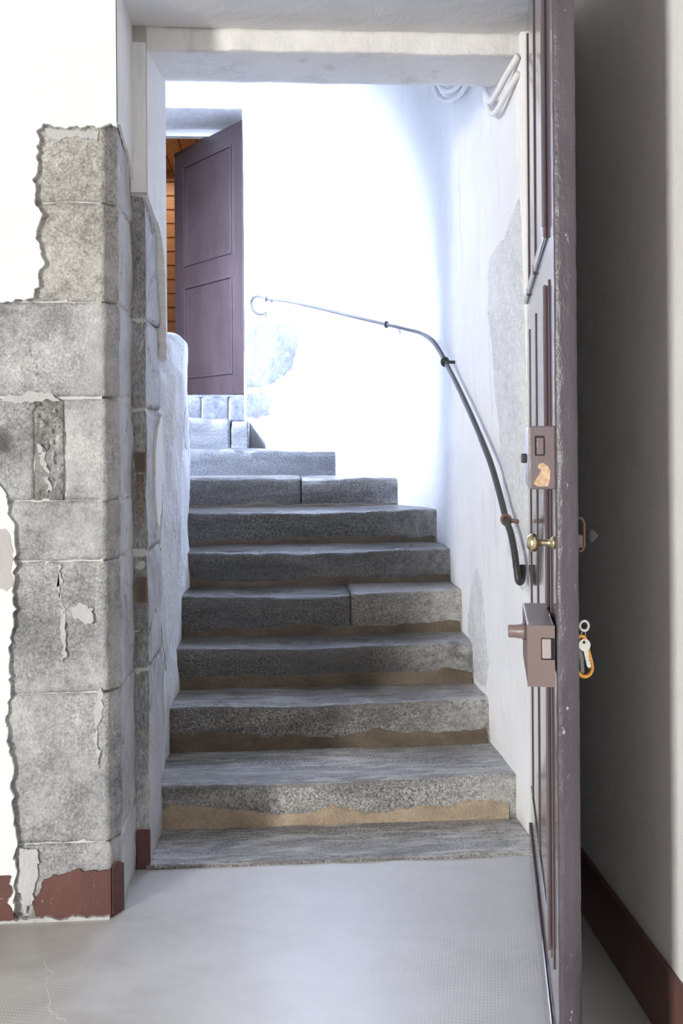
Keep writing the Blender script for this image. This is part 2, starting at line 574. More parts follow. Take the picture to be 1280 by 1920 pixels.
def ragged(name, pts, fn, thick, mat, parent, straight=(), seed=0.0, step=0.010, jit=0.0045, back=0.0):
    """slab with a torn outline. pts: torn polyline (u, v); straight: the clean corner points that close it"""
    poly = []
    R = resample([(p[0], p[1], 0) for p in pts], step)
    for i, p in enumerate(R):
        k = 0.0 if i in (0, len(R) - 1) else 1.0
        poly.append((p.x + k * jit * 2.2 * fbm(p.x * 40, p.y * 40, seed, 4), p.y + k * jit * 2.2 * fbm(p.x * 40, p.y * 40, seed + 9, 4)))
    poly += list(straight)
    n = len(poly)
    V = [fn(u, v, thick) for u, v in poly] + [fn(u, v, -back) for u, v in poly]
    Fs = [tuple(range(n))] + [tuple(range(2 * n - 1, n - 1, -1))]
    for i in range(n):
        j = (i + 1) % n
        Fs.append((i, j, n + j, n + i))
    return mesh(name, V, Fs, mat, parent)


# ------------------------------------------------------------------ plan constants
Y0, Y1, Y2 = 2.63, 2.92, 3.18
XL, XI, XR = -0.435, -0.395, 0.82
CURVE = [(0.785, 2.90), (0.765, 3.50), (0.750, 4.10), (0.742, 4.32), (0.700, 4.52), (0.589, 4.71), (0.450, 4.86), (0.288, 5.01),
         (0.120, 5.19), (-0.030, 5.37), (-0.120, 5.49), (-0.190, 5.555)]
CP = catmull([(x, y, 0) for x, y in CURVE], 8)


def xr_at(y):
    for a, b in zip(CP[:-1], CP[1:]):
        if a.y <= y <= b.y:
            t = (y - a.y) / max(1e-6, b.y - a.y)
            return a.x + (b.x - a.x) * t
    return CP[0].x if y < CP[0].y else CP[-1].x


# ------------------------------------------------------------------ floor and the room behind the camera
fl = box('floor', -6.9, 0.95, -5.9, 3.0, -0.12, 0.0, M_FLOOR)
tag(fl, 'pale grey stippled cement floor with worn patches', 'floor', kind='structure')
ce = box('ceiling', -6.9, 0.95, -5.9, 2.66, 3.40, 3.50, M_ROOM)
tag(ce, 'plain ceiling of the front room', 'ceiling', kind='structure')
wr = box('wall_right', XR, 0.95, -5.9, 3.0, 0.0, 3.40, M_PLASTER)
tag(wr, 'white side wall behind the open door', 'wall', kind='structure')
wb = boxes('wall_back', [(-6.9, -1.55, -5.9, -5.65, 0, 3.4), (-0.35, 0.82, -5.9, -5.65, 0, 3.4),
                         (-1.55, -0.35, -5.9, -5.65, 0, 1.0), (-1.55, -0.35, -5.9, -5.65, 2.5, 3.4)], M_ROOM)
tag(wb, 'back wall of the front room with an added opening for fill light', 'wall', kind='structure')
ws = boxes('wall_window_side', [(-6.9, -6.55, -5.65, -5.40, 0, 3.4), (-6.9, -6.55, -4.20, 2.64, 0, 3.4),
                                (-6.9, -6.55, -5.40, -4.20, 0, 0.80), (-6.9, -6.55, -5.40, -4.20, 3.0, 3.4)], M_ROOM)
tag(ws, 'side wall of the front room with a narrow window opening', 'wall', kind='structure')

# ------------------------------------------------------------------ wall to the left of the doorway: mortar core, stones, plaster
wl = boxes('wall_left', [(-6.9, XL - 0.040, Y0 + 0.0065, Y1 + 0.02, 0.0, 3.40), (XL - 0.040, XL - 0.004, Y0 + 0.056, Y1 + 0.02, 0.0, 3.40), (-6.9, XI - 0.004, Y1 + 0.004, Y2, 0.0, 4.30)], M_MORTAR)
tag(wl, 'white plastered wall with exposed grey stone blocks left of the doorway', 'wall', kind='structure')


def corner_path(xl, ch=0.032):
    return [(xl, Y0), (XL - ch, Y0), (XL, Y0 + ch * 1.6), (XL, Y1 + 0.012)]


G = 0.003
JT = 0.0018
corner = [  # left edge x, z0, z1, material, chamfer
    (-0.66, 1.933, 2.150, M_STONE_W, 0.030, 1.0),
    (-0.67, 1.664, 1.927, M_STONE_W, 0.032, 2.0),
    (-0.90, 1.408, 1.657, M_STONE_C, 0.032, 3.0),
    (-0.574, 1.128, 1.397, M_STONE_C, 0.032, 4.0),
    (-0.74, 0.966, 1.122, M_STONE_C, 0.032, 5.0),
    (-0.74, 0.610, 0.959, M_STONE_C, 0.032, 6.0),
    (-0.74, 0.206, 0.603, M_STONE_C, 0.030, 7.0),
    (-0.74, 0.000, 0.199, M_STONE_C, 0.024, 8.0)]
for xl, z0, z1, m, ch, sd in corner:
    wall_stone('stone_block', corner_path(xl, ch), z0 - JT, z1 + JT, m, wl, seed=sd * 3.7, amp=0.006)
# second block beside the tall corner block, with a broken rubble-filled wedge
wall_stone('stone_block', [(-0.90, Y0), (-0.655, Y0)], 1.128, 1.400, M_STONE_C, wl, seed=31.0, amp=0.006)
wall_stone('rubble_wedge', [(-0.653, Y0 + 0.0005), (-0.576, Y0 + 0.0005)], 1.126, 1.398, M_RUBBLE, wl, seed=35.0, amp=0.010, freq=34, res=0.006, rnd=0.003)
random.seed(4)
for k in range(24):
    f_ = k / 23.0
    cz = 1.385 - f_ * 0.235
    half = 0.034 * (1 - f_) + 0.006
    cx = -0.583 - half + random.uniform(-half, half)
    w = random.uniform(0.005, 0.012) * (1.15 - 0.5 * f_)
    hh_ = w * random.uniform(0.6, 1.1)
    tl = random.uniform(-0.006, 0.006)
    wall_stone('rubble_stone', [(cx - w, Y0 - 0.002 - tl), (cx, Y0 - 0.006), (cx + w, Y0 - 0.002 + tl)], cz - hh_, cz + hh_, (M_RUBBLE, M_STONE_C, M_STONE_W, M_RUBBLE)[k % 4], wl, seed=50 + k * 1.7, amp=0.004, res=0.005, thick=0.018, freq=30, rnd=0.004, jag=0.006)


def front(u, v, d):
    return (u, Y0 - d, v)


PL_UP = [(-0.427, 2.131), (-0.449, 2.137), (-0.47, 2.129), (-0.505, 2.133), (-0.541, 2.125), (-0.572, 2.133), (-0.604, 2.131), (-0.623, 2.134), (-0.631, 2.111), (-0.637, 2.064), (-0.636, 2.013), (-0.645, 1.977), (-0.641, 1.949), (-0.647, 1.927), (-0.633, 1.891), (-0.642, 1.853), (-0.646, 1.824), (-0.628, 1.791), (-0.623, 1.77), (-0.633, 1.734), (-0.634, 1.709), (-0.646, 1.691), (-0.649, 1.669), (-0.671, 1.659), (-0.688, 1.669), (-0.713, 1.657), (-0.79, 1.662), (-0.85, 1.655), (-0.88, 1.55), (-0.86, 1.40), (-0.87, 1.25), (-0.83, 1.16)]
PL_LO = [(-0.83, 1.16), (-0.762, 1.180), (-0.737, 1.165), (-0.726, 1.139), (-0.718, 1.089), (-0.708, 1.06), (-0.705, 1.024), (-0.704, 0.953), (-0.708, 0.896), (-0.705, 0.838), (-0.714, 0.781), (-0.722, 0.695), (-0.715, 0.624), (-0.731, 0.538), (-0.729, 0.488), (-0.715, 0.438), (-0.72, 0.352), (-0.711, 0.28), (-0.709, 0.194), (-0.713, 0.115), (-0.714, 0.0)]
ragged('plaster_coat', PL_UP, front, 0.014, M_PLASTER, wl, [(-6.54, 1.16), (-6.54, 3.39), (-0.427, 3.39)], 1.0)
ragged('plaster_coat', PL_LO, front, 0.012, M_PLASTER, wl, [(-6.54, 0.0), (-6.54, 1.159)], 2.0)


LIME = [
    [(-0.592, 0.955), (-0.586, 0.955), (-0.582, 0.87), (-0.578, 0.78), (-0.572, 0.72), (-0.580, 0.69), (-0.590, 0.74), (-0.588, 0.86)],
    [(-0.560, 0.84), (-0.535, 0.85), (-0.505, 0.83), (-0.500, 0.80), (-0.525, 0.785), (-0.555, 0.81)],
    [(-0.648, 1.28), (-0.628, 1.27), (-0.612, 1.20), (-0.604, 1.145), (-0.618, 1.14), (-0.632, 1.20)],
    [(-0.62, 2.128), (-0.56, 2.120), (-0.50, 2.126), (-0.475, 2.118), (-0.48, 2.095), (-0.53, 2.105), (-0.58, 2.098), (-0.61, 2.10)],
    [(-0.72, 1.412), (-0.66, 1.420), (-0.60, 1.410), (-0.59, 1.395), (-0.66, 1.392), (-0.74, 1.395)],
    [(-0.485, 0.62), (-0.475, 0.605), (-0.478, 0.57), (-0.490, 0.52), (-0.484, 0.45), (-0.496, 0.40), (-0.498, 0.48), (-0.500, 0.56)],
    [(-0.700, 0.195), (-0.655, 0.190), (-0.650, 0.13), (-0.668, 0.05), (-0.695, 0.02), (-0.703, 0.10)],
]
for i_, L_ in enumerate(LIME):
    ragged('lime_smear', L_, front, 0.0034, M_LIME, wl, [], 70.0 + i_, 0.008, 0.006)
ragged('old_paint', [(-0.90, 1.06), (-0.80, 1.065), (-0.73, 1.05), (-0.712, 1.02), (-0.712, 0.95), (-0.714, 0.90), (-0.73, 0.885), (-0.80, 0.89), (-0.90, 0.88), (-0.96, 0.92), (-0.93, 0.99)], front, 0.0135, M_OLDPAINT, wl, [], 80.0)


def reveal(u, v, d):
    return (XL + d, u, v)


ragged('reveal_plaster', [(Y0 - 0.013, 2.140), (2.67, 2.155), (2.732, 2.140), (2.816, 2.120), (2.880, 2.100), (Y1 - 0.004, 2.070)], reveal, 0.008, M_PLASTER, wl, [(Y1 - 0.004, 2.53), (Y0 - 0.013, 2.53)], 3.0)


def rebate(u, v, d):
    return (u, Y1 - d, v)


ragged('rebate_plaster', [(XL, 2.030), (-0.42, 2.026), (-0.408, 2.028), (XI + 0.009, 2.022)], rebate, 0.006, M_REBATE, wl, [(XI + 0.009, 2.53), (XL, 2.53)], 4.0, 0.006, 0.002)


def inner_s(u, v, d):
    return (XI + d + (u - Y1) * 0.046, u, v)


def inner(u, v, d):
    return (XI + d + (u - Y1) * 0.10, u, v)


ragged('inner_reveal_plaster', [(Y1 - 0.006, 2.030), (2.96, 2.012), (3.02, 1.985), (3.08, 1.965), (3.12, 1.93), (3.15, 1.86), (3.162, 1.78), (3.166, 1.66), (3.168, 1.56), (Y2 + 0.004, 1.55)], inner, 0.008, M_PLASTER_STAIR, wl, [(Y2 + 0.004, 2.48), (Y1 - 0.0065, 2.48)], 5.0, back=0.04)
ragged('plaster_streak', [(3.17, 1.37), (3.10, 1.33), (3.05, 1.25), (3.04, 1.16), (3.06, 1.06), (3.10, 1.00), (3.15, 1.06), (3.165, 1.15), (3.172, 1.28)], inner_s, 0.006, M_PLASTER_STAIR, wl, [], 6.0, back=0.01)

inner_path = [(XL - 0.012, Y1), (XI, Y1), (XI + 0.012, Y2)]
JZ = [(1.652, 2.026, 11), (1.382, 1.645, 12), (0.952, 1.375, 13), (0.602, 0.945, 14), (0.0, 0.596, 15)]
for z0, z1, sd in JZ:
    wall_stone('jamb_stone', inner_path, z0, z1, M_STONE_J, wl, seed=sd * 2.3, amp=0.006, rnd=0.007)
# sockets for the lock bolts, cut into the rebate
for z0, z1 in ((1.190, 1.250), (0.798, 0.873)):
    boxes('bolt_socket', [(-0.427, -0.422, Y1 - 0.010, Y1 + 0.002, z0, z1), (-0.401, -0.396, Y1 - 0.010, Y1 + 0.002, z0, z1),
                          (-0.422, -0.401, Y1 - 0.010, Y1 + 0.002, z0, z0 + 0.005), (-0.422, -0.401, Y1 - 0.010, Y1 + 0.002, z1 - 0.005, z1)], M_RUST, wl)
    box('socket_hollow', -0.422, -0.401, Y1 - 0.0062, Y1 - 0.003, z0 + 0.005, z1 - 0.005, M_HOLLOW, wl)
ragged('rust_stain_plaster', [(-0.425, 1.185), (-0.402, 1.185), (-0.400, 1.10), (-0.404, 1.04), (-0.420, 1.02), (-0.428, 1.08)], rebate, 0.0045, mat_stone('rust_stained_stone', (0.16, 0.12, 0.10), (0.26, 0.21, 0.18), (0.38, 0.34, 0.31), 0.2, warm=(0.20, 0.10, 0.06)), wl, [], 8.0, 0.006, 0.002)

# painted skirting, left
bl = empty('baseboard_left', (-0.9, Y0, 0))
tag(bl, 'flaking red-brown painted skirting band along the stone wall', 'skirting', kind='structure')


def front_l(u, v, d):
    return (u + 0.9, -d, v)


def chamf(u, v, d):
    s = 0.024 * u
    return (XL - 0.024 + s + 0.9 + d * 0.85, s * 1.6 - d * 0.5, v)


ragged('painted_band', [(-0.662, 0.002), (-0.663, 0.049), (-0.649, 0.074), (-0.646, 0.098), (-0.615, 0.116), (-0.587, 0.118), (-0.558, 0.134), (-0.52, 0.124), (-0.492, 0.129), (XL - 0.024, 0.132)], front_l, 0.006, M_RED, bl, [(XL - 0.024, 0.002)], 11.0)
ragged('painted_band', [(0, 0.132), (0.5, 0.142), (1.0, 0.128)], chamf, 0.006, M_RED, bl, [(1.0, 0.002), (0, 0.002)], 12.0, 0.2, 0.0)
ragged('painted_band', [(-0.717, 0.003), (-0.72, 0.037), (-0.732, 0.052), (-0.718, 0.08), (-0.728, 0.102), (-0.716, 0.123), (-0.725, 0.127)], front_l, 0.016, M_RED, bl, [(-2.7, 0.127), (-2.7, 0.003)], 13.0)
ragged('crumbled_edge', [(-2.0, 0.009), (-1.2, 0.007), (-0.72, 0.008), (-0.66, 0.011), (-0.60, 0.007), (-0.54, 0.010), (-0.50, 0.007), (XL - 0.026, 0.009)], front_l, 0.017, M_LIME, bl, [(XL - 0.026, 0.0), (-2.0, 0.0)], 14.0, 0.006, 0.0028)
b2 = box('baseboard_rebate', XL + 0.003, XI + 0.004, Y1 - 0.012, Y1 - 0.004, 0.0, 0.118, M_RED, None, 0.002)
tag(b2, 'small dark red skirting patch in the door rebate', 'skirting', kind='structure')
b3 = box('baseboard_right', XR - 0.014, XR, -5.6, 2.9, 0.0, 0.165, M_SKIRT, None, 0.003)
tag(b3, 'dark brown skirting board along the side wall behind the door', 'skirting', kind='structure')

# ------------------------------------------------------------------ over the doorway
wf = boxes('wall_over_doorway', [(XL - 0.01, 0.83, Y0, Y1 + 0.01, 2.53, 3.40), (XL - 0.01, 0.83, Y1 + 0.01, Y2, 2.56, 4.30)], M_SOFFIT)
tag(wf, 'grey plastered niche soffit above the doorway', 'wall', kind='structure')
V, Fs = [], []
prof = resample([(Y1 + 0.03, 2.540, 0), (Y1, 2.530, 0), (Y1, 2.466, 0)], 0.012) + resample([(Y1 + 0.004, 2.463, 0), (Y2, 2.463, 0), (Y2, 2.70, 0)], 0.02)[0:]
xs = [XL + i * 0.012 for i in range(int((0.80 - XL) / 0.012) + 1)]
for x in xs:
    for p in prof:
        a = 0.004 if p.x < Y1 + 0.02 else 0.003
        edge = 1.0 - min(1.0, abs(p.y - 2.465) / 0.012)
        V.append((x, p.x + a * fbm(x * 12, p.x * 12, p.y * 20, 4) + edge * 0.006 * max(0, fbm(x * 25, 3.0, 0, 3)) * (1 if p.x < Y1 + 0.006 else 0),
                  p.y + a * fbm(x * 9, 4 + p.x * 9, p.y * 9, 4) + edge * 0.006 * max(0, fbm(x * 22, 8.0, 1, 3)) * (1 if p.x < Y1 + 0.006 else 0)))
n = len(prof)
for i in range(len(xs) - 1):
    for j in range(n - 1):
        Fs.append((i * n + j, i * n + j + 1, (i + 1) * n + j + 1, (i + 1) * n + j))
mesh('lintel', V, Fs, M_LINTEL, wf, True)

# ------------------------------------------------------------------ stair walls
V, Fs = [], []
zs = [i * 0.05 for i in range(87)]
NRM = []
for i in range(len(CP)):
    t = (CP[min(i + 1, len(CP) - 1)] - CP[max(i - 1, 0)]).normalized()
    NRM.append(Vector((-t.y, t.x, 0)))


def curve_pt(i, z, off=0.0):
    p, nn = CP[i], NRM[i]
    lean = 0.020 * min(z, 2.6) - 0.012
    d = 0.010 * fbm(p.x * 2.2, p.y * 2.2, z * 1.6, 4) + lean * max(0.0, 1 - max(0, p.y - 3.2) / 1.2) * 0.9
    q = p + nn * (d + off)
    return (q.x, q.y, z)


for z in zs:
    for i in range(len(CP)):
        V.append(curve_pt(i, z))
n = len(CP)
for j in range(len(zs) - 1):
    for i in range(n - 1):
        Fs.append((j * n + i, j * n + i + 1, (j + 1) * n + i + 1, (j + 1) * n + i))
wc = mesh('wall_stair_right', V, Fs, M_PLASTER_STAIR, None, True)
so = wc.modifiers.new('thickness', 'SOLIDIFY')
so.thickness = 0.12
so.offset = 0.0
so.offset = 1.0
tag(wc, 'whitewashed stair wall curving round behind the iron handrail', 'wall', kind='structure')

CS = [0.0]
for a, b in zip(CP[:-1], CP[1:]):
    CS.append(CS[-1] + (b - a).length)


def curve_at(s, z, off):
    for i in range(len(CS) - 1):
        if CS[i] <= s <= CS[i + 1]:
            t = (s - CS[i]) / (CS[i + 1] - CS[i])
            a, b = Vector(curve_pt(i, z, off)), Vector(curve_pt(i + 1, z, off))
            return a.lerp(b, t)
    return Vector(curve_pt(len(CP) - 1, z, off))


def s_of_y(y):
    for i in range(len(CS) - 1):
        if CP[i].y <= y <= CP[i + 1].y:
            return CS[i] + (CS[i + 1] - CS[i]) * (y - CP[i].y) / (CP[i + 1].y - CP[i].y)
    return CS[-1]


def curve_patch(name, pts, mat, thick=0.004, seed=0.0, amp=0.003, res=0.02):
    """stone showing through the whitewash: pts are (y along the wall, z)"""
    R = resample([(s_of_y(p[0]), p[1], 0) for p in pts] + [(s_of_y(pts[0][0]), pts[0][1], 0)], 0.012)[:-1]
    out = []
    for p in R:
        out.append((p.x + 0.012 * fbm(p.x * 30, p.y * 30, seed, 4), p.y + 0.012 * fbm(p.x * 30, p.y * 30, seed + 5, 4)))
    bm = bmesh.new()
    vs_ = [bm.verts.new((u, v, 0)) for u, v in out]
    bm.faces.new(vs_)
    bmesh.ops.triangulate(bm, faces=bm.faces[:])
    for _ in range(3):
        long = [e for e in bm.edges if e.calc_length() > res * 2]
        if long:
            bmesh.ops.subdivide_edges(bm, edges=long, cuts=1)
            bmesh.ops.triangulate(bm, faces=bm.faces[:])
    for v in bm.verts:
        u, w = v.co.x, v.co.y
        bnd = v.is_boundary
        off = 0.0006 if bnd else thick + amp * fbm(u * 14 + seed, w * 14, 2, 4)
        v.co = curve_at(u, w, off)
    bmesh.ops.recalc_face_normals(bm, faces=bm.faces[:])
    me = bpy.data.meshes.new(name)
    bm.to_mesh(me)
    bm.free()
    return link(name, me, mat, wc, True)


curve_patch('bare_stone', [(2.93, 2.03), (3.055, 1.995), (3.132, 1.948), (3.22, 1.939), (3.334, 1.915), (3.358, 1.853), (3.355, 1.701), (3.337, 1.586), (3.319, 1.435), (3.286, 1.323), (3.276, 1.175), (3.24, 1.05), (3.20, 0.9), (3.10, 0.8), (2.93, 0.8)], M_STONE_PALE, seed=1.0)
curve_patch('bare_stone', [(3.658, 0.787), (3.731, 0.741), (3.78, 0.649), (3.803, 0.517), (3.788, 0.40), (3.655, 0.35), (3.528, 0.354), (3.485, 0.463), (3.561, 0.625), (3.599, 0.74)], M_STONE_PALE, seed=2.0)
# stones beside and below the upper door
curve_patch('bare_stone', [(5.545, 1.93), (5.45, 1.94), (5.35, 1.93), (5.22, 1.90), (5.20, 1.80), (5.24, 1.66), (5.34, 1.60), (5.45, 1.58), (5.545, 1.575)], M_STONE_FAR, seed=3.0, thick=0.008, amp=0.008)
curve_patch('bare_stone', [(5.545, 2.20), (5.45, 2.18), (5.40, 2.12), (5.42, 2.02), (5.47, 1.96), (5.545, 1.955)], M_STONE_PALE, seed=4.0)
curve_patch('bare_stone', [(5.545, 1.545), (5.42, 1.545), (5.36, 1.50), (5.40, 1.42), (5.48, 1.40), (5.545, 1.41)], M_STONE_FAR, seed=5.0, thick=0.006)
curve_patch('bare_stone', [(5.38, 1.38), (5.28, 1.40), (5.20, 1.36), (5.25, 1.28), (5.38, 1.27)], M_STONE_PALE, seed=6.0, thick=0.005)

# parapet on the left of the stairs
TOP = [(3.10, 1.56), (3.276, 1.592), (3.434, 1.640), (3.555, 1.672), (3.703, 1.684), (3.863, 1.712), (4.061, 1.735), (4.178, 1.740), (4.25, 1.735), (4.30, 1.72)]


def top_at(y):
    for a, b in zip(TOP[:-1], TOP[1:]):
        if a[0] <= y <= b[0]:
            return a[1] + (b[1] - a[1]) * (y - a[0]) / (b[0] - a[0])
    return TOP[-1][1] if y > 4 else TOP[0][1]


YE = 4.315
ys = [3.185 + (YE - 3.185) * i / 84 for i in range(85)]
V, Fs = [], []
NP = 0
for y in ys:
    zt = top_at(y) + 0.008 * fbm(y * 9, 0, 0, 3)
    e = YE - y
    q = max(0.0, 1 - e / 0.07)
    ins = 0.05 * (1 - math.sqrt(max(0.0, 1 - q * q)))
    zt -= 0.05 * (1 - math.sqrt(max(0.0, 1 - q * q)))
    ring = []
    nf = 64
    for j in range(nf + 1):
        z = (zt - 0.045) * j / nf
        x = -0.392
        lump = 0.016 * fbm(y * 4.2, 2.0, z * 3.0, 5)
        pil = math.exp(-((y - 3.52) / 0.20) ** 4)
        cap = 1.565 - 1.1 * (y - 3.52) ** 2
        pm = max(0.0, min(1.0, (cap - z) / 0.035)) * max(0.0, min(1.0, (z - 0.5) / 0.5))
        cav = math.exp(-(((y - 3.33) / 0.12) ** 2 + ((z - 1.560) / 0.022) ** 2))
        groove = math.exp(-((y - (3.86 + 0.02 * fbm(z * 6, 3, 0, 3))) / 0.016) ** 2) * max(0.0, min(1.0, (z - 0.95) / 0.2)) * (0.4 + 0.8 * max(0.0, fbm(z * 5, 9, 0, 2)))
        ring.append((x + lump + 0.034 * pil * pm - 0.06 * cav - 0.022 * groove - ins, y, z))
    for k in range(1, 9):
        a = PI / 2 * k / 8
        ring.append((ring[nf][0] - 0.06 * (1 - math.cos(a)), y, zt - 0.045 + 0.045 * math.sin(a)))
    ring.append((-0.75, y, zt))
    ring.append((-1.05 + ins, y, zt - 0.02))
    ring.append((-1.05 + ins, y, 0.0))
    NP = len(ring)
    V += ring
for i in range(len(ys) - 1):
    for j in range(NP - 1):
        Fs.append((i * NP + j, i * NP + j + 1, (i + 1) * NP + j + 1, (i + 1) * NP + j))
Fs.append(tuple(range(NP)))
Fs.append(tuple((len(ys) - 1) * NP + j for j in range(NP)))
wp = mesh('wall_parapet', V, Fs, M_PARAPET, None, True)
tag(wp, 'lumpy limewashed parapet wall with rounded top on the left of the stairs', 'wall', kind='structure')


def par(u, v, d):
    return (-0.392 + d + 0.016 * fbm(u * 4.2, 2.0, v * 3.0, 5), u, v)


ragged('bare_stone', [(4.02, 1.31), (4.08, 1.40), (4.15, 1.43), (4.19, 1.40), (4.19, 1.28), (4.14, 1.24), (4.06, 1.26)], par, 0.003, M_STONE_C, wp, [], 21.0)
ragged('bare_stone', [(3.20, 0.93), (3.20, 0.62), (3.30, 0.50), (3.34, 0.66), (3.30, 0.84)], par, 0.003, M_STONE_J, wp, [], 22.0)

# rest of the stairwell
wsl = boxes('wall_stairwell_left', [(-1.85, -1.66, 3.0, 3.22, 0, 4.3), (-1.85, -1.66, 3.98, 5.7, 0, 4.3), (-1.85, -1.66, 3.22, 3.98, 0, 2.3), (-1.85, -1.66, 3.22, 3.98, 3.6, 4.3)], M_PLASTER)
tag(wsl, 'white outer stairwell wall with the window opening hidden beyond the parapet', 'wall', kind='structure')
cst = box('ceiling_stairwell', -1.85, 1.1, 3.0, 7.6, 4.28, 4.36, M_PLASTER)
tag(cst, 'white stairwell ceiling', 'ceiling', kind='structure')
fls = box('floor_stairwell', -1.66, -1.04, 3.18, 4.42, 0.80, 0.93, M_STEP_MID)
tag(fls, 'stone landing hidden behind the parapet', 'floor', kind='structure')

# wall with the upper doorway
DX0, DX1, DZ0, DZ1 = -0.98, -0.192, 1.54, 3.186
wd = boxes('wall_upper_doorway', [(-1.85, DX0, 5.57, 5.98, 0, 4.3), (DX1 + 0.01, 0.2, 5.60, 5.98, 0, 4.3), (DX0, DX1 + 0.02, 5.57, 5.98, DZ1 + 0.02, 4.3), (DX0, DX1 + 0.02, 5.585, 5.98, 0, DZ0 - 0.012)], M_PLASTER_STAIR)
tag(wd, 'white wall around the upper doorway', 'wall', kind='structure')
box('lintel_stone', DX0, DX1 + 0.008, 5.553, 5.97, DZ1, DZ1 + 0.03, M_STONE_PALE, wd, 0.004)
for x0, x1, sd in ((-0.98, -0.655, 1), (-0.648, -0.442, 2), (-0.432, -0.285, 3), (-0.272, -0.185, 4)):
    wall_stone('sill_stone', [(x0, 5.572), (x1, 5.572)], 1.385, DZ0, M_STONE_FAR, wd, seed=60 + sd, amp=0.006, res=0.014)
box('threshold', DX0, DX1, 5.572, 5.98, DZ0 - 0.012, DZ0, M_STONE_FAR, wd)
fr = box('door_frame', DX0, DX1, 5.93, 5.985, 3.142, DZ1 + 0.002, M_PLASTER, wd, 0.003)
fup = box('floor_upper', -1.9, 0.6, 5.98, 7.6, 1.44, 1.54, M_STEP_MID)
tag(fup, 'floor of the room beyond the upper door', 'floor', kind='structure')

# pine-boarded room beyond the upper door
wpine = box('wall_pine', -1.9, 0.6, 7.30, 7.40, 1.54, 4.28, M_HOLLOW)
tag(wpine, 'orange pine boarded wall behind the upper door', 'wall', kind='structure')
pm_ = None
for k in range(17):
    z = 1.54 + k * 0.105
    if pm_ is None:
        p_ = box('plank', -1.9, 0.6, 7.275, 7.30, 0.0, 0.100, M_PINE, wpine, 0.004, 1)
        pm_ = p_.data
    else:
        p_ = bpy.data.objects.new('plank', pm_)
        COL.objects.link(p_)
        p_.parent = wpine
    p_.location = (0, 0, z)
cpine = box('ceiling_pine', -1.9, 0.6, 5.98, 7.3, 3.32, 3.36, M_HOLLOW)
tag(cpine, 'orange pine boarded ceiling beyond the upper door', 'ceiling', kind='structure')
pm_ = None
for k in range(19):
    if pm_ is None:
        p_ = box('plank', 0.0, 0.118, 5.99, 7.275, 3.295, 3.32, M_PINE, cpine, 0.004, 1)
        pm_ = p_.data
    else:
        p_ = bpy.data.objects.new('plank', pm_)
        COL.objects.link(p_)
        p_.parent = cpine
    p_.location = (-1.75 + k * 0.122, 0, 0)
for nm, b in (('wall_pine_left', (-1.95, -1.9, 5.98, 7.4, 1.44, 4.28)), ('wall_pine_right', (0.6, 0.65, 5.98, 7.4, 1.44, 4.28))):
    o = box(nm, *b, M_PINE)
    tag(o, 'pine side wall of the room beyond the upper door, ' + nm.split('_')[-1] + ' side', 'wall', kind='structure')

area_light('fill_upper_room', (-0.9, 6.9, 3.25), (-0.9, 6.9, 1.5), 0.3, 0.3, 3, (1.0, 0.86, 0.70))  # unseen light added to brighten the pine boards

# ------------------------------------------------------------------ staircase
st = empty('stone_staircase', (0.2, 2.92, 0))
tag(st, 'worn dark stone staircase rising through the doorway and turning left', 'staircase')
OX, OY = 0.2, 2.92


def step_block(name, xl, xr, yf, yb, z0, z1, mat, parent, seed, dip=0.010, tilt=0.0, clipwall=True, chip=None, rough=0.004, nosing=0.012):
    """one stone step: closed profile swept along x, hollowed by wear in the middle"""
    rs = 7
    pr = []
    for k in range(rs + 1):
        pr.append((yf, z0 + (z1 - nosing - z0) * k / rs, 0))
    for k in range(1, 5):
        a = PI / 2 * k / 4
        pr.append((yf + nosing * (1 - math.cos(a)), z1 - nosing + nosing * math.sin(a), 1))
    for k in range(1, 9):
        pr.append((yf + nosing + (yb - yf - nosing) * k / 8, z1, 2))
    pr.append((yb, z0, 3))
    nx = max(8, int((min(xr, 0.8) - xl) / 0.018))
    V, Fs, POL = [], [], []
    for i in range(nx + 1):
        for (y, z, kd) in pr:
            xe = xr
            if clipwall:
                xe = min(xr, xr_at(min(y + 0.0, 5.5)) + 0.02)
            x = xl + (xe - xl) * i / nx
            w = math.exp(-((x - 0.10) / 0.42) ** 2)
            front_w = max(0.0, 1 - (y - yf) / 0.22)
            dz = -dip * w * (front_w if kd > 0 else (z - z0) / (z1 - z0)) if kd < 3 else 0.0
            dz += tilt * (x - 0.0) * (1 if kd > 0 and kd < 3 else 0)
            nz_ = rough * fbm(x * 7 + seed, y * 7, z * 9, 4)
            ny_ = rough * fbm(x * 8, seed + y * 3, z * 14, 5) if kd <= 1 else 0.0
            if kd == 1 or (kd == 0 and z > z1 - 0.03):
                c = max(0.0, fbm(x * 11, seed * 1.7, 0.3, 4)) * 0.010
                ny_ += c
                nz_ -= c * 0.6
                if chip:
                    cc = math.exp(-((x - chip[0]) / chip[1]) ** 2) * chip[2]
                    ny_ += cc * 0.6
                    nz_ -= cc
            POL.append(math.exp(-((x - 0.12) / 0.44) ** 4) * max(0.0, 1 - max(0.0, y - yf) / 0.17) ** 0.8 if kd in (1, 2) else 0.0)
            V.append((x - OX, y + ny_ - OY, z + dz + (nz_ if kd > 0 and kd < 3 else 0.0)))
    n = len(pr)
    for i in range(nx):
        for j in range(n):
            k = (j + 1) % n
            Fs.append((i * n + j, i * n + k, (i + 1) * n + k, (i + 1) * n + j))
    Fs.append(tuple(range(n)))
    Fs.append(tuple(nx * n + j for j in range(n)))
    o = mesh(name, V, Fs, mat, parent, True)
    at = o.data.attributes.new('polish', 'FLOAT', 'POINT')
    at.data.foreach_set('value', POL)
    return o


